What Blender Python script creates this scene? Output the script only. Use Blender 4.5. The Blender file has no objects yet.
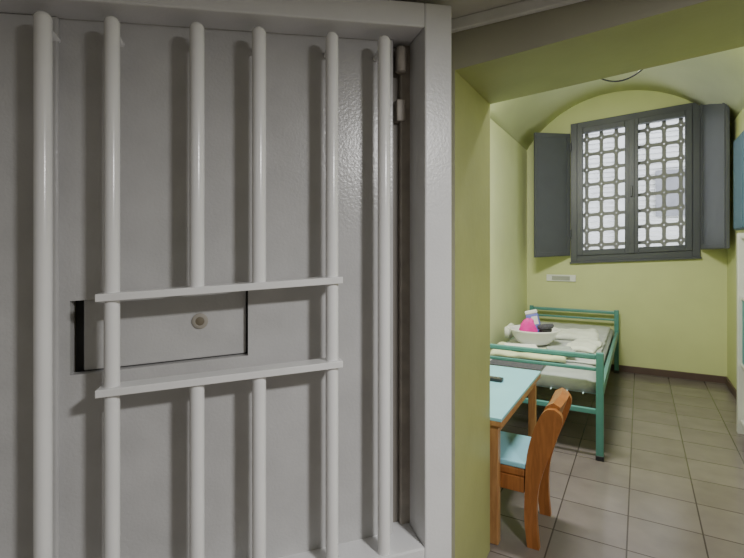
import bpy, bmesh, math, random
from mathutils import Vector, Matrix, noise
random.seed(4)
F=466.0; HY=250.0; CX=372.0; H=1.3
TH=math.atan(268/466); S=math.sin(TH); C=math.cos(TH)
scene=bpy.context.scene; col=scene.collection

# ------------------------------------------------ materials
def mat(name,c,rough=0.6,metal=0.0,noise=0.06,nscale=8,bump=0.0,bscale=60,spec=0.5):
    m=bpy.data.materials.new(name); m.use_nodes=True
    nt=m.node_tree; b=nt.nodes['Principled BSDF']
    b.inputs['Roughness'].default_value=rough; b.inputs['Metallic'].default_value=metal
    b.inputs['Specular IOR Level'].default_value=spec
    tc=nt.nodes.new('ShaderNodeTexCoord')
    n=nt.nodes.new('ShaderNodeTexNoise'); n.inputs['Scale'].default_value=nscale; n.inputs['Detail'].default_value=5
    nt.links.new(tc.outputs['Object'],n.inputs['Vector'])
    r=nt.nodes.new('ShaderNodeValToRGB')
    r.color_ramp.elements[0].position=0.3; r.color_ramp.elements[1].position=0.7
    r.color_ramp.elements[0].color=tuple(max(0,x*(1-noise)) for x in c)+(1,)
    r.color_ramp.elements[1].color=tuple(min(1,x*(1+noise)) for x in c)+(1,)
    nt.links.new(n.outputs['Fac'],r.inputs['Fac']); nt.links.new(r.outputs['Color'],b.inputs['Base Color'])
    if bump>0:
        n2=nt.nodes.new('ShaderNodeTexNoise'); n2.inputs['Scale'].default_value=bscale; n2.inputs['Detail'].default_value=3
        nt.links.new(tc.outputs['Object'],n2.inputs['Vector'])
        bp=nt.nodes.new('ShaderNodeBump'); bp.inputs['Strength'].default_value=bump; bp.inputs['Distance'].default_value=0.004
        nt.links.new(n2.outputs['Fac'],bp.inputs['Height']); nt.links.new(bp.outputs['Normal'],b.inputs['Normal'])
    return m
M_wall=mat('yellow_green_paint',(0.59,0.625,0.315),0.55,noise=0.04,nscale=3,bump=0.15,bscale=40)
M_wall_lit=mat('yellow_green_paint_lit',(0.71,0.745,0.44),0.5,noise=0.04,nscale=3,bump=0.15,bscale=40)  # same paint as the back wall, brighter light put into the colour
M_jamb=mat('yellow_green_paint_shaded',(0.315,0.325,0.14),0.5,noise=0.10,nscale=3,bump=0.2,bscale=30)  # same wall paint again, darkened to put the reveal's shade into the colour
M_corr=mat('beige_paint',(0.38,0.37,0.28),0.6,noise=0.05,nscale=4,bump=0.15,bscale=30)
M_ceil=mat('corridor_ceiling_paint',(0.56,0.55,0.50),0.7)
M_door=mat('powder_coated_panel',(0.51,0.507,0.505),0.24,noise=0.07,nscale=7,bump=0.22,bscale=120)
M_bar=mat('bar_enamel',(0.83,0.83,0.83),0.20,noise=0.03,nscale=6,bump=0.05,bscale=90)
M_frame=mat('frame_enamel',(0.72,0.722,0.73),0.30,noise=0.04,nscale=6,bump=0.2,bscale=120)
M_dark=mat('gap_shade_black',(0.03,0.03,0.03),0.6)
M_brass=mat('worn_brass',(0.17,0.145,0.10),0.6,0.1)
M_peep=mat('peephole_ring_paint',(0.34,0.315,0.27),0.6)
M_grey=mat('window_grey',(0.07,0.075,0.095),0.4,noise=0.05)
M_shut=mat('shutter_grey',(0.09,0.095,0.12),0.45,noise=0.05)
M_gril=mat('grille_paint',(0.25,0.25,0.255),0.6)
M_teal=mat('teal_enamel',(0.085,0.25,0.23),0.38,noise=0.08)
M_base=mat('baseboard_brown',(0.095,0.06,0.052),0.5)
M_sheet=mat('sheet_white',(0.54,0.56,0.56),0.9,noise=0.08,bump=0.5,bscale=9)
M_matt=mat('mattress_grey',(0.36,0.39,0.39),0.9,noise=0.08,bump=0.4,bscale=20)
M_blank=mat('blanket_cream',(0.60,0.64,0.42),0.95,noise=0.10,bump=0.5,bscale=30)
M_towel=mat('towel_white',(0.75,0.77,0.70),0.95,noise=0.06,bump=0.5,bscale=60)
M_plast=mat('basin_plastic',(0.82,0.82,0.80),0.3,noise=0.02)
M_pink=mat('magenta_plastic',(0.72,0.02,0.34),0.5)
M_purp=mat('lavender_plastic',(0.16,0.18,0.60),0.4)
M_black=mat('black_plastic',(0.02,0.02,0.025),0.4)
M_bris=mat('grey_bristle',(0.07,0.07,0.09),0.8,noise=0.3,nscale=80)
M_blue=mat('blue_laminate',(0.26,0.56,0.68),0.3,noise=0.03)
M_white=mat('white_plastic',(0.75,0.75,0.74),0.4)
M_steel=mat('steel_strip',(0.22,0.20,0.175),0.5,0.0)
M_strip=mat('worn_brown_grey',(0.38,0.345,0.30),0.5,noise=0.15,nscale=20)
M_slat=mat('bed_mesh_white',(0.50,0.64,0.70),0.5)
M_cab=mat('teal_laminate',(0.015,0.10,0.16),0.4)
M_turq=mat('turquoise_laminate',(0.04,0.24,0.26),0.4)
M_lock=mat('locker_grey_white',(0.55,0.56,0.52),0.5)
M_paper=mat('paper_white',(0.8,0.8,0.78),0.8,noise=0.02)
def wood(name,c1,c2,rough=0.4):
    m=bpy.data.materials.new(name); m.use_nodes=True; nt=m.node_tree; b=nt.nodes['Principled BSDF']
    b.inputs['Roughness'].default_value=rough
    tc=nt.nodes.new('ShaderNodeTexCoord'); mp=nt.nodes.new('ShaderNodeMapping'); mp.inputs['Scale'].default_value=(14,14,2)
    n=nt.nodes.new('ShaderNodeTexNoise'); n.inputs['Scale'].default_value=3; n.inputs['Detail'].default_value=6; n.inputs['Distortion'].default_value=1.2
    r=nt.nodes.new('ShaderNodeValToRGB'); r.color_ramp.elements[0].position=0.35; r.color_ramp.elements[1].position=0.65
    r.color_ramp.elements[0].color=c1+(1,); r.color_ramp.elements[1].color=c2+(1,)
    nt.links.new(tc.outputs['Object'],mp.inputs['Vector']); nt.links.new(mp.outputs[0],n.inputs['Vector'])
    nt.links.new(n.outputs['Fac'],r.inputs['Fac']); nt.links.new(r.outputs[0],b.inputs['Base Color'])
    return m
M_wood=wood('orange_wood',(0.24,0.085,0.022),(0.34,0.125,0.034))
M_woodl=wood('light_wood',(0.33,0.16,0.06),(0.44,0.23,0.09))
M_tile=bpy.data.materials.new('floor_tiles'); M_tile.use_nodes=True
nt=M_tile.node_tree; b=nt.nodes['Principled BSDF']; b.inputs['Roughness'].default_value=0.20
mp=nt.nodes.new('ShaderNodeMapping'); mp.inputs['Location'].default_value=(0.05,0.1,0)
br=nt.nodes.new('ShaderNodeTexBrick'); br.offset=0.0; br.squash=1.0
br.inputs['Scale'].default_value=1.0; br.inputs['Brick Width'].default_value=0.3; br.inputs['Row Height'].default_value=0.3
br.inputs['Mortar Size'].default_value=0.0034; br.inputs['Mortar Smooth'].default_value=0.1; br.inputs['Bias'].default_value=0
br.inputs['Color1'].default_value=(0.158,0.134,0.128,1); br.inputs['Color2'].default_value=(0.188,0.161,0.154,1); br.inputs['Mortar'].default_value=(0.064,0.052,0.048,1)
geo=nt.nodes.new('ShaderNodeNewGeometry'); nt.links.new(geo.outputs['Position'],mp.inputs['Vector']); nt.links.new(mp.outputs[0],br.inputs['Vector'])
n=nt.nodes.new('ShaderNodeTexNoise'); n.inputs['Scale'].default_value=5; n.inputs['Detail'].default_value=8; nt.links.new(geo.outputs['Position'],n.inputs['Vector'])
mx=nt.nodes.new('ShaderNodeMixRGB'); mx.blend_type='OVERLAY'; mx.inputs[0].default_value=0.3
nt.links.new(br.outputs['Color'],mx.inputs[1]); nt.links.new(n.outputs['Fac'],mx.inputs[2]); nt.links.new(mx.outputs[0],b.inputs['Base Color'])
bp=nt.nodes.new('ShaderNodeBump'); bp.inputs['Strength'].default_value=0.4; bp.inputs['Distance'].default_value=0.003; bp.invert=True
nt.links.new(br.outputs['Fac'],bp.inputs['Height']); nt.links.new(bp.outputs['Normal'],b.inputs['Normal'])

# ------------------------------------------------ builders
def obj_from(name,verts,faces,m,parent=None,smooth=False,bevel=0,segs=2):
    vs=[Vector(v) for v in verts]
    lo=Vector([min(v[i] for v in vs) for i in range(3)]); hi=Vector([max(v[i] for v in vs) for i in range(3)])
    c=(lo+hi)/2
    me=bpy.data.meshes.new(name); me.from_pydata([tuple(v-c) for v in vs],[],faces)
    bm=bmesh.new(); bm.from_mesh(me); bmesh.ops.recalc_face_normals(bm,faces=bm.faces); bm.to_mesh(me); bm.free()
    if smooth:
        for p in me.polygons: p.use_smooth=True
        me.set_sharp_from_angle(angle=math.radians(40))
    me.materials.append(m)
    o=bpy.data.objects.new(name,me); col.objects.link(o); o.location=c
    if bevel>0:
        md=o.modifiers.new('bevel','BEVEL'); md.width=bevel; md.segments=segs; md.limit_method='ANGLE'
    if parent is not None:
        o.parent=parent; o.matrix_parent_inverse=Matrix.Translation(-parent.location)
    return o
ident=lambda x,y,z:(x,y,z)
def boxdata(a,b,xf=ident):
    (x0,y0,z0),(x1,y1,z1)=a,b
    v=[xf(x,y,z) for z in (z0,z1) for (x,y) in ((x0,y0),(x1,y0),(x1,y1),(x0,y1))]
    f=[(0,1,2,3),(4,5,6,7),(0,1,5,4),(1,2,6,5),(2,3,7,6),(3,0,4,7)]
    return v,f
def merge(parts):
    V=[];Fc=[]
    for v,f in parts:
        o=len(V); V+=list(v); Fc+=[tuple(i+o for i in q) for q in f]
    return V,Fc
def box(name,a,b,m,parent=None,xf=ident,bevel=0,segs=2):
    v,f=boxdata(a,b,xf); return obj_from(name,v,f,m,parent,False,bevel,segs)
def boxes(name,lst,m,parent=None,xf=ident,bevel=0):
    v,f=merge([boxdata(a,b,xf) for a,b in lst]); return obj_from(name,v,f,m,parent,False,bevel)
def prism(poly,y0,y1):
    n=len(poly); v=[(x,y0,z) for x,z in poly]+[(x,y1,z) for x,z in poly]
    f=[tuple(range(n)),tuple(range(n,2*n))]+[(i,(i+1)%n,(i+1)%n+n,i+n) for i in range(n)]
    return v,f
def tubedata(pts,r,seg=12):
    pts=[Vector(p) for p in pts]; V=[];Fc=[]; n=len(pts)
    rs=r if isinstance(r,(list,tuple)) else [r]*n
    t0=(pts[1]-pts[0]).normalized(); up=Vector((0,0,1)) if abs(t0.z)<0.9 else Vector((1,0,0))
    a=t0.cross(up).normalized()
    for i,p in enumerate(pts):
        if i==0: t=t0
        elif i==n-1: t=(pts[-1]-pts[-2]).normalized()
        else: t=((pts[i+1]-p).normalized()+(p-pts[i-1]).normalized()).normalized()
        a=(a-t*a.dot(t)).normalized(); bb=t.cross(a)
        for k in range(seg):
            an=2*math.pi*k/seg; V.append(p+a*rs[i]*math.cos(an)+bb*rs[i]*math.sin(an))
    for i in range(n-1):
        for k in range(seg):
            k2=(k+1)%seg; Fc.append((i*seg+k,i*seg+k2,(i+1)*seg+k2,(i+1)*seg+k))
    Fc.append(tuple(range(seg))); Fc.append(tuple(range((n-1)*seg,n*seg)))
    return V,Fc
def tube(name,pts,r,m,parent=None,seg=12):
    v,f=tubedata(pts,r,seg); return obj_from(name,v,f,m,parent,True)
def lathedata(prof,c,axis=None,seg=40):
    V=[];Fc=[]; c=Vector(c)
    rot=Matrix.Identity(3) if axis is None else Vector((0,0,1)).rotation_difference(Vector(axis)).to_matrix()
    for r,z in prof:
        for k in range(seg):
            an=2*math.pi*k/seg; V.append(c+rot@Vector((r*math.cos(an),r*math.sin(an),z)))
    n=len(prof)
    for i in range(n-1):
        for k in range(seg):
            k2=(k+1)%seg; Fc.append((i*seg+k,i*seg+k2,(i+1)*seg+k2,(i+1)*seg+k))
    Fc.append(tuple(range(seg))); Fc.append(tuple(range((n-1)*seg,n*seg)))
    return V,Fc
def lathe(name,prof,c,m,parent=None,axis=None,seg=40):
    v,f=lathedata(prof,c,axis,seg); return obj_from(name,v,f,m,parent,True)
def empty(name,loc,label=None,cat=None,**kw):
    e=bpy.data.objects.new(name,None); e.location=loc; e.empty_display_size=0.1; col.objects.link(e)
    if label: e['label']=label
    if cat: e['category']=cat
    for k,v in kw.items(): e[k]=v
    return e
def tag(o,label=None,cat=None,**kw):
    if label: o['label']=label
    if cat: o['category']=cat
    for k,v in kw.items(): o[k]=v
    return o
def struct(o,label,cat): return tag(o,label,cat,kind='structure')

# ------------------------------------------------ room shell
XL,XR,YB=-1.15,0.735,5.65
YF,YI=1.56,2.00
JX,JR=-0.562,0.45
SH=0.057
def WZ(x,z): return z+SH*(x+0.077)
struct(box('floor',(-3,-2.2,-0.1),(3,6.0,0),M_tile),'brown-grey square ceramic floor tiles with dark grout','floor')
R=1.103; zc=1.897; xc=(XL+XR)/2
pin=[]
for i in range(33):
    x=XL-0.02+(XR-XL+0.04)*i/32; z=zc+math.sqrt(R*R-(x-xc)**2); pin.append((x,z))
v=[];f=[]
for i in range(32):
    a,b_=pin[i],pin[i+1]
    q=[(a[0],a[1]),(b_[0],b_[1]),(b_[0],3.25),(a[0],3.25)]
    v2,f2=prism(q,YI,YB); o=len(v); v+=v2; f+=[tuple(j+o for j in t) for t in f2]
co=obj_from('ceiling',v,f,M_wall_lit)
bm=bmesh.new(); bm.from_mesh(co.data); bmesh.ops.remove_doubles(bm,verts=bm.verts,dist=1e-5); bm.to_mesh(co.data); bm.free()
for p in co.data.polygons: p.use_smooth=abs(p.normal.y)<0.3 and p.normal.z<-0.3
struct(co,'yellow-green plastered barrel-vaulted cell ceiling, lit tone in its colour','ceiling')
struct(box('wall_left',(XL-0.25,YI,0),(XL,YB+0.25,3.25),M_wall_lit),'yellow-green painted plaster wall beside the bed, lit tone in its colour','wall')
struct(box('wall_right',(XR,YI,0),(XR+0.25,YB+0.25,3.25),M_wall),'yellow-green painted plaster wall of the cell','wall')
wx0,wx1,wz0,wz1=-0.672,0.518,1.20,2.74
hA=(wx0,WZ(wx0,wz0));hB=(wx1,WZ(wx1,wz0));hC=(wx1,WZ(wx1,wz1));hD=(wx0,WZ(wx0,wz1))
parts=[prism([(XL,0),(XR,0),(XR,hB[1]),hB,hA,(XL,hA[1])],YB,YB+0.3),
       prism([(XL,hA[1]),hA,hD,(XL,hD[1])],YB,YB+0.3),
       prism([hB,(XR,hB[1]),(XR,hC[1]),hC],YB,YB+0.3),
       prism([(XL,hD[1]),hD,hC,(XR,hC[1]),(XR,3.25),(XL,3.25)],YB,YB+0.3)]
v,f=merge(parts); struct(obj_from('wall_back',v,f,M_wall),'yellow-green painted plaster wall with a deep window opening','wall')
LZ=lambda x:1.93+0.07*(x-JX)
parts=[boxdata((-3,YF,0),(JX,YI,3.25)),boxdata((JR,YF,0),(3,YI,3.25)),
       prism([(JX,LZ(JX)),(JR,LZ(JR)),(JR,3.25),(JX,3.25)],YF,YI)]
v,f=merge(parts); fw=obj_from('wall_front',v,f,M_corr)
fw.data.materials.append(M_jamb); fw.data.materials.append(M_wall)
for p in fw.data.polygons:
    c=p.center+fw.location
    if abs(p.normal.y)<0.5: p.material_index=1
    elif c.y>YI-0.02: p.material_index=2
struct(fw,'thick corridor wall with yellow-green painted doorway reveal, shade in its colour','wall')
struct(box('ceiling',(-3,-2.2,2.10),(3,YF,2.25),M_ceil),'pale beige corridor ceiling','ceiling')
struct(box('wall_rear',(-3,-2.35,0),(3,-2.2,2.25),M_corr),'beige painted corridor wall','wall')
struct(box('wall_west',(-3.15,-2.2,0),(-3,YI,2.25),M_corr),'beige painted corridor end wall','wall')
struct(box('wall_east',(3,-2.2,0),(3.15,YI,2.25),M_ceil),'off-white painted corridor end wall','wall')
struct(box('trim_1',(-3,YF-0.025,2.06),(3,YF,2.10),M_white,bevel=0.004),'narrow off-white cornice strip under the corridor ceiling','trim')
struct(box('baseboard_back',(XL,YB-0.015,0),(XR,YB,0.07),M_base,bevel=0.003),'dark brown tiled skirting','baseboard')
struct(box('baseboard_left',(XL,YI,0),(XL+0.015,YB-0.015,0.07),M_base,bevel=0.003),'dark brown tiled skirting','baseboard')
struct(box('baseboard_right',(XR-0.015,YI,0),(XR,YB-0.015,0.07),M_base,bevel=0.003),'dark brown tiled skirting','baseboard')

# ------------------------------------------------ gate / door
GA=math.radians(44.57); du=(math.sin(GA),math.cos(GA)); dn=(math.cos(GA),-math.sin(GA))
r0,d0=0.249,1.45
E=(r0*C-d0*S, r0*S+d0*C); KG=0.055
cu=du[0]*C+du[1]*S; cd=-du[0]*S+du[1]*C; nu=dn[0]*C+dn[1]*S; nd=-dn[0]*S+dn[1]*C
def G(u,w,v): return (E[0]+u*du[0]+w*dn[0], E[1]+u*du[1]+w*dn[1], v+KG*u)
def GU(px,w=0.0):
    rho=(px-CX)/F; return (rho*(d0+w*nd)-(r0+w*nu))/(cu-rho*cd)
def GV(px,py,w=0.0):
    u=GU(px,w); d=d0+cd*u+nd*w; return H-(py-HY)*d/F-KG*u
gate=empty('door_1',G(0,-0.05,0),'open light-grey steel cell door with round bars over a solid panel','door',kind='structure')
gl=-1.32; W_=-0.11
vtop=GV(452,5); vin=GV(425,27); vlip=GV(400,554); ui=GU(425)
def gbox(name,u0,u1,w0,w1,v0,v1,m,bevel=0.003): return box(name,(u0,w0,v0),(u1,w1,v1),m,gate,G,bevel)
boxes('frame',[((ui,W_-0.07,0.04),(0,0,vtop)),((gl,W_-0.07,vin),(ui,0,vtop)),((gl,W_-0.07,0.04),(ui,0,vlip)),((gl-0.08,W_-0.07,0.04),(gl,0,vtop))],M_frame,gate,G,0.005)
pr=GU(393,W_); h0=GU(70,W_); h1=GU(248,W_); hb=(GV(70,376,W_)+GV(248,355,W_))/2; ht=(GV(70,299,W_)+GV(248,290,W_))/2
ps=GU(60,W_)
boxes('panel',[((gl,W_-0.035,vlip),(h0,W_,vin)),((h1,W_-0.035,vlip),(pr,W_,vin)),((h0,W_-0.035,vlip),(h1,W_,hb)),((h0,W_-0.035,ht),(h1,W_,vin))],M_door,gate,G)
gbox('panel_edge_plate',gl,ps,W_,W_+0.014,vlip,vin,M_door,0.006)
gbox('backing_plate',pr-0.02,ui,W_-0.07,W_-0.045,vlip,vin,M_steel)
gbox('hatch',GU(83,W_-0.02),h1-0.005,W_-0.045,W_-0.024,hb+0.003,ht,M_door,0.004)
gbox('hatch_gap_shade',h0-0.002,h1+0.002,W_-0.06,W_-0.05,hb-0.01,ht+0.01,M_dark,0)  # near-black sheet painted as the shade in the gap around the hatch
wp=W_-0.024
pu=GU(200,wp); pv=GV(200,321,wp); pc=G(pu,wp,pv)
lathe('peephole',[(0.023,0),(0.023,0.003),(0.019,0.006),(0.013,0.006),(0.011,0.003),(0.004,0.003)],pc,M_peep,gate,(dn[0],dn[1],0))
lathe('peephole_lens',[(0.0125,0.0),(0.0125,0.0055),(0.008,0.007),(0.002,0.0075)],pc,M_brass,gate,(dn[0],dn[1],0))
uu=GU(402,W_); tube('hinge',[G(uu,W_-0.01,GV(404,72,W_)),G(uu,W_-0.01,GV(404,72,W_)+0.004),G(uu,W_-0.01,GV(404,46,W_)-0.01),G(uu,W_-0.01,GV(404,46,W_))],[0.013,0.018,0.018,0.012],M_strip,gate,16)
gbox('lock_bolt_housing',GU(398,W_),GU(407,W_),W_-0.045,W_-0.01,GV(404,120,W_),GV(404,98,W_),M_strip,0.004)
gbox('edge_flange',GU(386,W_),GU(392,W_),W_-0.035,W_+0.012,vlip,vin,M_door,0.003)
gbox('inner_strip',GU(399,W_-0.04),GU(410,W_-0.04),W_-0.046,W_-0.025,vlip,vin,M_strip,0.003)
wb=-0.025
vbt=GV(384,36,wb)
uc0,uc1=GU(98,wb),GU(341,wb)
vc1=(GV(98,297,0)+GV(341,281,0))/2; vc2=(GV(98,392,0)+GV(341,366,0))/2
ct=0.010
def bar(px,vb,vt,rad,domed=True):
    u=GU(px,wb)
    if not domed:
        tube('bar',[G(u,wb,vb),G(u,wb,vt)],rad,M_bar,gate,22); return
    pts=[G(u,wb,vb)];rs=[rad]
    for k in range(7):
        a=k/6*math.pi/2*0.97; pts.append(G(u,wb,vt-rad*0.9+rad*0.9*math.sin(a))); rs.append(rad*math.cos(a))
    A=tubedata(pts,rs,22)
    B=tubedata([G(u,wb,vt-0.035),G(u,W_,vt-0.035)],0.011,12)
    v,f=merge([A,B]); obj_from('bar',v,f,M_bar,gate,True)
for px,rad in ((43,0.0205),(384,0.0195),(112,0.019),(332,0.019)): bar(px,vlip-0.004,vbt,rad)
for px in (197,259):
    bar(px,vc1,vbt,0.0195); bar(px,vlip-0.004,vc2,0.0195,False)
gbox('crossbar',uc0,uc1,-0.06,0.004,vc1-ct,vc1+ct,M_bar,0.002)
gbox('crossbar',uc0,uc1,-0.06,0.004,vc2-ct,vc2+ct,M_bar,0.002)

# ------------------------------------------------ window
def WX(x,y,z): return (x,y,WZ(x,z))
win=empty('window_1',(-0.077,YB,1.2),'dark grey double casement window with open solid shutters','window',kind='structure')
t=0.066; xm=-0.077
boxes('frame',[((wx0,YB-0.03,wz0),(wx0+t,YB+0.06,wz1)),((wx1-t,YB-0.03,wz0),(wx1,YB+0.06,wz1)),((wx0+t,YB-0.03,wz0),(wx1-t,YB+0.06,wz0+t)),((wx0+t,YB-0.03,wz1-t),(wx1-t,YB+0.06,wz1))],M_grey,win,WX,0.004)
for a,b_ in ((wx0+t,xm-0.003),(xm+0.003,wx1-t)):
    s=0.060; y0,y1=YB-0.045,YB+0.02; z0,z1=wz0+t,wz1-t
    boxes('casement',[((a,y0,z0),(a+s,y1,z1)),((b_-s,y0,z0),(b_,y1,z1)),((a+s,y0,z0),(b_-s,y1,z0+s)),((a+s,y0,z1-s),(b_-s,y1,z1))],M_grey,win,WX,0.004)
box('closing_strip',(xm-0.025,YB-0.058,wz0+t),(xm+0.025,YB-0.045,wz1-t),M_grey,win,WX,0.003)
box('window_handle',(xm-0.01,YB-0.085,1.86),(xm+0.01,YB-0.058,1.97),M_grey,win,WX,0.004)
box('sill',(wx0-0.01,YB-0.04,wz0-0.02),(wx1+0.01,YB,wz0),M_grey,win,WX,0.004)
def shutter(hx,fx,fy,z0,z1):
    h=Vector((hx,YB-0.05,0)); fp=Vector((fx,fy,0)); d=(fp-h); L=d.length; d.normalize(); nn=Vector((-d.y,d.x,0))
    if nn.y<0: nn=-nn
    def xf(a,w,z):
        p=h+d*a+nn*w; return (p.x,p.y,z+SH*(p.x+0.077))
    o=boxes('shutter',[((0,0,z0),(L,0.03,z1))],M_shut,win,xf,0.004)
    def sub(q): q.parent=o; q.matrix_parent_inverse=Matrix.Translation(-o.location)
    sub(boxes('shutter_moulding',[((0.01,-0.008,z0+0.01),(0.05,0,z1-0.01)),((L-0.05,-0.008,z0+0.01),(L-0.01,0,z1-0.01)),((0.05,-0.008,z0+0.01),(L-0.05,0,z0+0.05)),((0.05,-0.008,z1-0.05),(L-0.05,0,z1-0.01))],M_shut,None,xf,0.002))
    for zz in (z0+0.2,z1-0.2):
        sub(tube('hinge',[xf(0.0,-0.004,zz),xf(0.0,-0.004,zz+0.09)],0.010,M_grey,None,10))
shutter(wx0,-0.985,5.27,1.27,2.63)
shutter(wx1,0.655,5.10,1.27,2.76)
gy=YB+0.10; gx0,gx1,gz0,gz1=wx0+0.005,wx1-0.005,wz0+0.005,wz1-0.005
ncol=8; nrow=9; pw=(gx1-gx0)/ncol; ph=(gz1-gz0)/nrow
V=[];Fc=[];N=56
for i in range(ncol):
    for j in range(nrow):
        cx=gx0+(i+0.5)*pw; cz=gz0+(j+0.5)*ph; b0=len(V)
        hw=pw/2; hh=ph/2; iw=hw-0.0185; ih=hh-0.0185
        for ring in range(4):
            yy=gy if ring in (0,1) else gy+0.006
            for k in range(N):
                an=2*math.pi*(k+0.5)/N; ca,sa=math.cos(an),math.sin(an)
                if ring in (0,3):
                    m_=max(abs(ca),abs(sa)); x=cx+hw*ca/m_; z=cz+hh*sa/m_
                else:
                    p_=6.0; m_=(abs(ca)**p_+abs(sa)**p_)**(1/p_); x=cx+iw*ca/m_; z=cz+ih*sa/m_
                V.append((x,yy,WZ(x,z)))
        for ring in range(3):
            for k in range(N):
                k2=(k+1)%N; Fc.append((b0+ring*N+k,b0+ring*N+k2,b0+(ring+1)*N+k2,b0+(ring+1)*N+k))
tag(obj_from('window_grille',V,Fc,M_gril),'grey security grille with rounded-square openings outside the window','grille')
M_out=mat('outside_render',(0.58,0.59,0.62),0.9,noise=0.12,nscale=3)
M_outb=mat('outside_band',(0.36,0.37,0.40),0.9,noise=0.12,nscale=6)
M_outd=mat('outside_dark',(0.13,0.135,0.16),0.8,noise=0.15,nscale=6)  # dark tone of the facade window
bd=empty('building',(0,9.0,0),'pale rendered facade with louvred openings beyond the window','building')
box('facade',(-4,9.0,0),(5,9.2,5.5),M_out,bd)
boxes('facade_bands',[((-4,8.96,0.6+k*0.085),(5,9.0,0.625+k*0.085)) for k in range(46)],M_outb,bd)
box('facade_window',(0.22,8.93,1.85),(0.62,8.95,2.60),M_outd,bd)
box('facade_pilaster',(-0.34,8.90,0),(-0.20,8.95,5.5),M_outb,bd)

sp=empty('wall_plate',(-0.78,YB,0.98),'white rectangular plate with grey centre on the wall','wall plate')
box('plate',(-0.93,YB-0.02,0.945),(-0.62,YB,1.02),M_white,sp,bevel=0.005)
box('plate_insert',(-0.87,YB-0.026,0.96),(-0.68,YB-0.02,1.005),mat('plate_grey',(0.35,0.36,0.33),0.5),sp,bevel=0.002)
pts=[]
for k in range(25):
    a=k/24; x=-0.19+0.26*a; z=LZ(-0.06)+0.06-0.092*math.sin(math.pi*a)**0.8+0.02*a
    pts.append((x,YI+0.006,z))
tag(tube('cable',pts,0.003,M_grey,None,8),'thin dark cable looping from the wall above the doorway','cable')

# ------------------------------------------------ bed
BX0,BX1,BY0,BY1=-1.08,-0.215,3.20,5.56
bed=empty('bed',((BX0+BX1)/2,(BY0+BY1)/2,0),'teal metal single bed with square posts, against the wall','bed')
for y in (BY0,BY1):
    for x in (BX0,BX1):
        box('bed_post',(x-0.022,y-0.014,0.02),(x+0.022,y+0.014,0.665),M_teal,bed,bevel=0.006)
        box('foot_cap',(x-0.024,y-0.018,0),(x+0.024,y+0.018,0.03),M_black,bed,bevel=0.004)
    box('end_rail',(BX0+0.02,y-0.012,0.619),(BX1-0.02,y+0.012,0.653),M_teal,bed,bevel=0.008)
    box('end_rail',(BX0+0.02,y-0.009,0.548),(BX1-0.02,y+0.009,0.570),M_teal,bed,bevel=0.005)
    box('end_rail',(BX0+0.02,y-0.011,0.28),(BX1-0.02,y+0.011,0.315),M_teal,bed,bevel=0.006)
for x in (BX0,BX1):
    box('side_rail',(x-0.014,BY0+0.014,0.365),(x+0.014,BY1-0.014,0.435),M_teal,bed,bevel=0.004)
parts=[]
for i in range(23):
    y=BY0+0.07+i*(BY1-BY0-0.14)/22; parts.append(boxdata((BX0+0.014,y-0.012,0.388),(BX1-0.014,y+0.012,0.396)))
for i in range(1,9):
    x=BX0+i*(BX1-BX0)/9; parts.append(boxdata((x-0.004,BY0,0.396),(x+0.004,BY1,0.400)))
v,f=merge(parts); obj_from('bed_base',v,f,M_slat,bed)
def soft(name,a,b_,m,n=(16,24),amp=0.008,bev=0.02,seed=0,rot=0):
    bm=bmesh.new(); x0,y0,z0=a; x1,y1,z1=b_
    bmesh.ops.create_grid(bm,x_segments=n[0],y_segments=n[1],size=0.5)
    top=list(bm.faces)
    r=bmesh.ops.extrude_face_region(bm,geom=top); vs=[g for g in r['geom'] if isinstance(g,bmesh.types.BMVert)]
    for v_ in vs: v_.co.z+=1
    for v_ in bm.verts:
        u,w,h=v_.co.x+0.5,v_.co.y+0.5,v_.co.z
        X=x0+(x1-x0)*u; Y=y0+(y1-y0)*w
        e=min(u*(x1-x0),(1-u)*(x1-x0),w*(y1-y0),(1-w)*(y1-y0)); dz=bev*max(0,1-e/(bev*1.2)) if bev else 0
        nz=noise.noise(Vector((X*9+seed,Y*9,seed)))*amp
        Z=z0+(z1-z0)*h+(nz-dz*0.6 if h>0.5 else 0)
        dx=noise.noise(Vector((Y*9,seed,3)))*amp; dy=noise.noise(Vector((X*9,seed,8)))*amp
        v_.co=Vector((X+dx,Y+dy,Z))
    c=Vector(((x0+x1)/2,(y0+y1)/2,(z0+z1)/2))
    for v_ in bm.verts: v_.co-=c
    bmesh.ops.recalc_face_normals(bm,faces=bm.faces)
    me=bpy.data.meshes.new(name); bm.to_mesh(me); bm.free()
    for p in me.polygons: p.use_smooth=True
    me.materials.append(m); o=bpy.data.objects.new(name,me); col.objects.link(o); o.location=c; o.rotation_euler=(0,0,rot)
    return o
tag(soft('mattress',(BX0+0.03,BY0+0.03,0.402),(BX1-0.025,BY1-0.03,0.480),M_matt,(14,40),0.006,0.03,2),'thin grey foam mattress on the teal bed','mattress')
tag(soft('bed_sheet',(BX0+0.08,BY0+0.45,0.486),(BX1-0.05,BY1-0.06,0.496),M_sheet,(20,40),0.010,0.0,5),'rumpled grey-white sheet lying on the mattress','sheet')
MT=0.503
tag(soft('folded_blanket',(-1.00,3.52,MT),(-0.47,3.86,MT+0.035),M_blank,(24,20),0.022,0.02,7,0.07),'folded yellow-green blanket on the bed','blanket')
tag(soft('grey_cloth',(-0.60,3.62,MT+0.050),(-0.42,3.80,MT+0.064),M_matt,(14,14),0.016,0.01,27,0.4),'small grey cloth lying on the folded blanket','cloth')
tag(soft('folded_towel',(-0.69,4.46,MT),(-0.33,4.88,MT+0.045),M_towel,(20,20),0.028,0.02,11,0.12),'folded white towel on the bed','towel')
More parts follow.
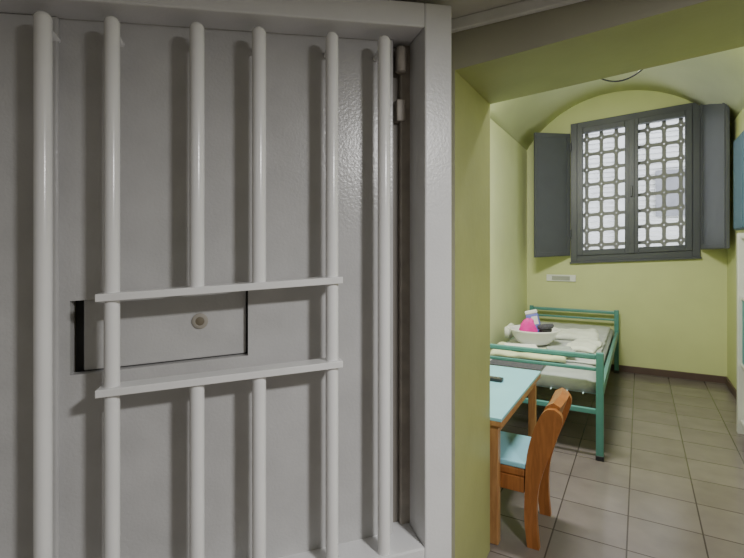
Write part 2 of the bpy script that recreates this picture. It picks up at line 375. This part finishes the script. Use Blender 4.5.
tag(soft('folded_pillowcase',(-0.51,3.98,MT),(-0.29,4.38,MT+0.03),M_towel,(20,20),0.022,0.015,13,-0.10),'crumpled white pillowcase on the bed','pillowcase')
pp=tag(box('paper_sheet',(-0.92,3.60,MT+0.050),(-0.68,3.80,MT+0.053),M_paper),'loose white paper sheet on the folded blanket','paper'); pp.rotation_euler=(0,0,0.3)
tag(soft('crumpled_bag',(-1.06,4.25,MT),(-1.02,4.42,MT+0.12),M_towel,(8,8),0.02,0.03,17),'crumpled white cloth bag beside the basin','bag')
mg=empty('magazine',(-0.80,3.38,0.483),'thin dark-edged magazine lying near the foot of the bed','magazine')
box('pages',(-0.93,3.27,0.486),(-0.58,3.48,0.496),M_sheet,mg,bevel=0.002)
box('cover',(-0.94,3.26,0.496),(-0.575,3.485,0.499),M_bris,mg,bevel=0.001)
bc=(-0.785,4.14,MT+0.003)
bprof=[(0.02,0),(0.11,0.0),(0.135,0.012),(0.170,0.06),(0.192,0.11),(0.212,0.116),(0.213,0.123),(0.192,0.124),(0.180,0.114),(0.158,0.062),(0.124,0.022),(0.095,0.014),(0.02,0.013)]
tag(lathe('wash_basin',bprof,bc,M_plast,None,seg=48),'round white plastic wash basin holding toiletries on the bed','basin')
bz=bc[2]+0.016
V=[];Fq=[];N=30;rings=[(0.004,0.0),(0.050,0.012),(0.072,0.05),(0.076,0.10),(0.066,0.14),(0.048,0.175),(0.020,0.19),(0.004,0.186)]
for r_,z_ in rings:
    for k in range(N):
        an=2*math.pi*k/N; q=1+0.20*math.sin(3*an+z_*25)+0.10*math.sin(5*an-z_*40)
        V.append((bc[0]-0.05+r_*q*math.cos(an)*0.85+0.10*z_,bc[1]-0.045+r_*q*math.sin(an)*0.5,bz+z_+0.012*math.sin(2*an)*(z_>0.1)))
for i in range(len(rings)-1):
    for k in range(N):
        k2=(k+1)%N; Fq.append((i*N+k,i*N+k2,(i+1)*N+k2,(i+1)*N+k))
Fq.append(tuple(range(N)));Fq.append(tuple(range((len(rings)-1)*N,len(rings)*N)))
tag(obj_from('wash_mitt',V,Fq,M_pink,None,True),'bright magenta crumpled wash mitt in the white basin','wash mitt')
pk=empty('packet',(bc[0]-0.01,bc[1]+0.06,bz),'purple-blue and white toiletries packet standing in the basin','packet')
def PK(x,y,z):
    t_=0.25; X=x*math.cos(t_)-z*math.sin(t_); Z=x*math.sin(t_)+z*math.cos(t_); return (bc[0]+0.02+X, bc[1]+0.062+y, bz+0.017+Z)
box('packet_body',(-0.052,-0.018,0.0),(0.052,0.018,0.21),M_purp,pk,PK,0.010,3)
box('packet_top',(-0.052,-0.016,0.211),(0.052,0.016,0.245),M_white,pk,PK,0.010,3)
box('packet_label',(-0.005,-0.0200,0.12),(0.045,-0.0181,0.19),M_white,pk,PK,0.0)
bs=empty('scrub_brush',(bc[0]+0.05,bc[1]-0.0,bc[2]+0.1),'dark grey oval scrubbing brush lying in the basin','brush')
def oval(z0,z1,rx,ry):
    V=[];N=28;cx,cy=bc[0]+0.095,bc[1]-0.01
    for (z,s) in ((z0,0.9),(z0+(z1-z0)*0.3,1.0),(z0+(z1-z0)*0.75,1.0),(z1,0.85)):
        for k in range(N):
            an=2*math.pi*k/N; dx=rx*s*math.cos(an); V.append((cx+dx,cy+ry*s*math.sin(an),z+0.15*dx))
    Fq=[]
    for i in range(3):
        for k in range(N):
            k2=(k+1)%N; Fq.append((i*N+k,i*N+k2,(i+1)*N+k2,(i+1)*N+k))
    Fq.append(tuple(range(N)));Fq.append(tuple(range(3*N,4*N)))
    return V,Fq
v,f=oval(bc[2]+0.132,bc[2]+0.168,0.066,0.046); obj_from('brush_back',v,f,M_bris,bs,True)
v,f=oval(bc[2]+0.100,bc[2]+0.132,0.052,0.034); obj_from('bristles',v,f,M_black,bs,True)

# ------------------------------------------------ table
tx0,tx1,ty0,ty1=-1.10,-0.52,2.03,2.95
tb=empty('table',((tx0+tx1)/2,(ty0+ty1)/2,0),'small table with pale blue laminate top and wooden legs','table')
box('table_top',(tx0,ty0,0.552),(tx1,ty1,0.568),M_blue,tb,bevel=0.003)
box('table_edge',(tx0,ty0,0.530),(tx1,ty1,0.552),M_woodl,tb,bevel=0.003)
boxes('apron',[((tx0+0.05,ty0+0.03,0.476),(tx1-0.05,ty0+0.05,0.53)),((tx0+0.05,ty1-0.05,0.476),(tx1-0.05,ty1-0.03,0.53)),((tx0+0.03,ty0+0.05,0.476),(tx0+0.05,ty1-0.05,0.53)),((tx1-0.05,ty0+0.05,0.476),(tx1-0.03,ty1-0.05,0.53))],M_woodl,tb,bevel=0.002)
for x in (tx0+0.02,tx1-0.062):
    for y in (ty0+0.02,ty1-0.062):
        box('leg',(x,y,0),(x+0.042,y+0.042,0.53),M_woodl,tb,bevel=0.004)
rc=empty('remote_control',(-0.72,2.60,0.568),'small black remote control lying on the blue table','remote')
box('remote_body',(-0.80,2.58,0.568),(-0.66,2.625,0.588),M_black,rc,bevel=0.005)
boxes('buttons',[((-0.79+i*0.02,2.59+j*0.014,0.588),(-0.78+i*0.02,2.598+j*0.014,0.591)) for i in range(6) for j in range(2)],M_steel,rc)

# ------------------------------------------------ chair
cy0,cy1=2.105,2.435
ch=empty('chair',(-0.54,(cy0+cy1)/2,0),'chunky orange-wood chair with solid back and blue seat','chair')
box('seat',(-0.72,cy0+0.002,0.335),(-0.435,cy1-0.002,0.362),M_blue,ch,bevel=0.008,segs=3)
box('seat_edge',(-0.715,cy0+0.004,0.300),(-0.440,cy1-0.004,0.334),M_wood,ch,bevel=0.006,segs=2)
TK=0.016
def cr(pts,sub=5):
    out=[];n=len(pts)
    for i in range(n-1):
        p0=pts[max(i-1,0)];p1=pts[i];p2=pts[i+1];p3=pts[min(i+2,n-1)]
        for k in range(sub):
            t=k/sub
            out.append(tuple(0.5*((2*p1[j])+(-p0[j]+p2[j])*t+(2*p0[j]-5*p1[j]+4*p2[j]-p3[j])*t*t+(-p0[j]+3*p1[j]-3*p2[j]+p3[j])*t**3) for j in (0,1)))
    out.append(pts[-1]); return out
def board(poly,yc):
    n=len(poly); v=[(x,yc-TK,z) for x,z in poly]+[(x,yc+TK,z) for x,z in poly]
    f=[tuple(range(n)),tuple(range(n,2*n))]+[(i,(i+1)%n,(i+1)%n+n,i+n) for i in range(n)]
    return v,f
right=cr([(-0.378,0),(-0.388,0.12),(-0.383,0.25),(-0.352,0.37),(-0.315,0.47),(-0.286,0.56),(-0.290,0.598),(-0.315,0.618)])
left=cr([(-0.315,0.618),(-0.350,0.611),(-0.380,0.57),(-0.412,0.48),(-0.432,0.38),(-0.438,0.25),(-0.440,0.12),(-0.428,0)])
for yc in (cy0+TK,cy1-TK):
    v,f=board(right+left[1:],yc); obj_from('rear_leg',v,f,M_wood,ch)
    v,f=board([(-0.710,0),(-0.662,0),(-0.655,0.299),(-0.710,0.299)],yc); obj_from('front_leg',v,f,M_wood,ch,bevel=0.004)
    v,f=board([(-0.654,0.232),(-0.442,0.232),(-0.442,0.299),(-0.654,0.299)],yc); obj_from('side_rail',v,f,M_wood,ch,bevel=0.003)
v=[];f=[];N=14
secs=[(-0.434,0.385),(-0.412,0.46),(-0.382,0.56),(-0.356,0.618),(-0.325,0.638),(-0.296,0.622),(-0.322,0.56),(-0.360,0.46),(-0.385,0.385)]
ns=len(secs)
for k in range(N+1):
    y=cy0+0.032+(cy1-cy0-0.064)*k/N; bow=0.016*math.sin(math.pi*k/N)
    for (x,z) in secs: v.append((x+bow,y,z+0.014*math.sin(math.pi*k/N)*(1 if z>0.6 else 0)))
for k in range(N):
    for j in range(ns):
        j2=(j+1)%ns; f.append((k*ns+j,k*ns+j2,(k+1)*ns+j2,(k+1)*ns+j))
f.append(tuple(range(ns))); f.append(tuple(range(N*ns,(N+1)*ns)))
obj_from('backrest',v,f,M_wood,ch,True)
box('front_stretcher',(-0.705,cy0+0.032,0.235),(-0.683,cy1-0.032,0.299),M_wood,ch,bevel=0.003)
box('rear_stretcher',(-0.432,cy0+0.032,0.225),(-0.408,cy1-0.032,0.330),M_wood,ch,bevel=0.003)

# ------------------------------------------------ right wall furniture
wc=empty('wall_cabinet',(XR-0.04,4.5,1.46),'dark teal laminate wall cabinet hung beside the window','cabinet')
box('cabinet_body',(XR-0.055,4.0,1.46),(XR-0.001,4.82,2.20),M_cab,wc,bevel=0.004)
box('cabinet_door',(XR-0.068,4.01,1.47),(XR-0.055,4.40,2.19),M_cab,wc,bevel=0.003)
box('cabinet_door',(XR-0.068,4.42,1.47),(XR-0.055,4.81,2.19),M_cab,wc,bevel=0.003)
lk=empty('shelf_unit',(0.66,3.85,0),'grey-white upright shelf unit with turquoise panels against the wall','shelf')
box('upright',(0.600,4.15,0.0),(XR-0.02,4.20,1.42),M_lock,lk,bevel=0.003)
box('upright',(0.600,3.50,0.0),(XR-0.02,3.54,1.42),M_lock,lk,bevel=0.003)
box('shelf_panel',(0.625,3.54,0.50),(XR-0.023,4.15,0.95),M_turq,lk,bevel=0.003)
for zz in (0.08,0.48,0.95,1.38):
    box('shelf',(0.615,3.54,zz),(XR-0.023,4.15,zz+0.02),M_lock,lk,bevel=0.002)
box('shelf_back',(XR-0.022,3.54,0.02),(XR-0.018,4.15,1.40),M_lock,lk)

# ------------------------------------------------ lights
def area(name,loc,rot,sx,sy,p,c):
    l=bpy.data.lights.new(name,'AREA'); l.shape='RECTANGLE'; l.size=sx; l.size_y=sy; l.energy=p; l.color=c
    o=bpy.data.objects.new(name,l); o.location=loc; o.rotation_euler=rot; col.objects.link(o); return o
lamp=empty('ceiling_lamp',(1.0,0.45,2.10),'white square lamp on the corridor ceiling','lamp')
box('lamp_housing',(0.87,0.32,2.07),(1.13,0.58,2.10),M_white,lamp,bevel=0.005)
area('corridor_light',(1.0,0.45,2.065),(0,0,0),0.24,0.24,66,(1.0,0.985,0.97))
area('corridor_light',(-0.3,-1.4,2.06),(0,0,0),0.6,0.12,2,(1,0.98,0.96))  # added fill from the rear, has no lamp fixture
area('cell_light',(-0.50,2.65,2.62),(math.radians(20),0,0),0.6,0.2,68,(1.0,0.99,0.94))
w=bpy.data.worlds.new('world'); scene.world=w; w.use_nodes=True
bg=w.node_tree.nodes['Background']; bg.inputs[0].default_value=(0.94,0.97,1,1); bg.inputs[1].default_value=5.8

cam=bpy.data.cameras.new('camera'); co_=bpy.data.objects.new('camera',cam); col.objects.link(co_)
co_.location=(0,0,H); co_.rotation_euler=(math.radians(90),0,TH)
cam.sensor_width=36; cam.lens=36*F/744; cam.shift_y=-(279-HY)/744; cam.clip_start=0.02
scene.camera=co_
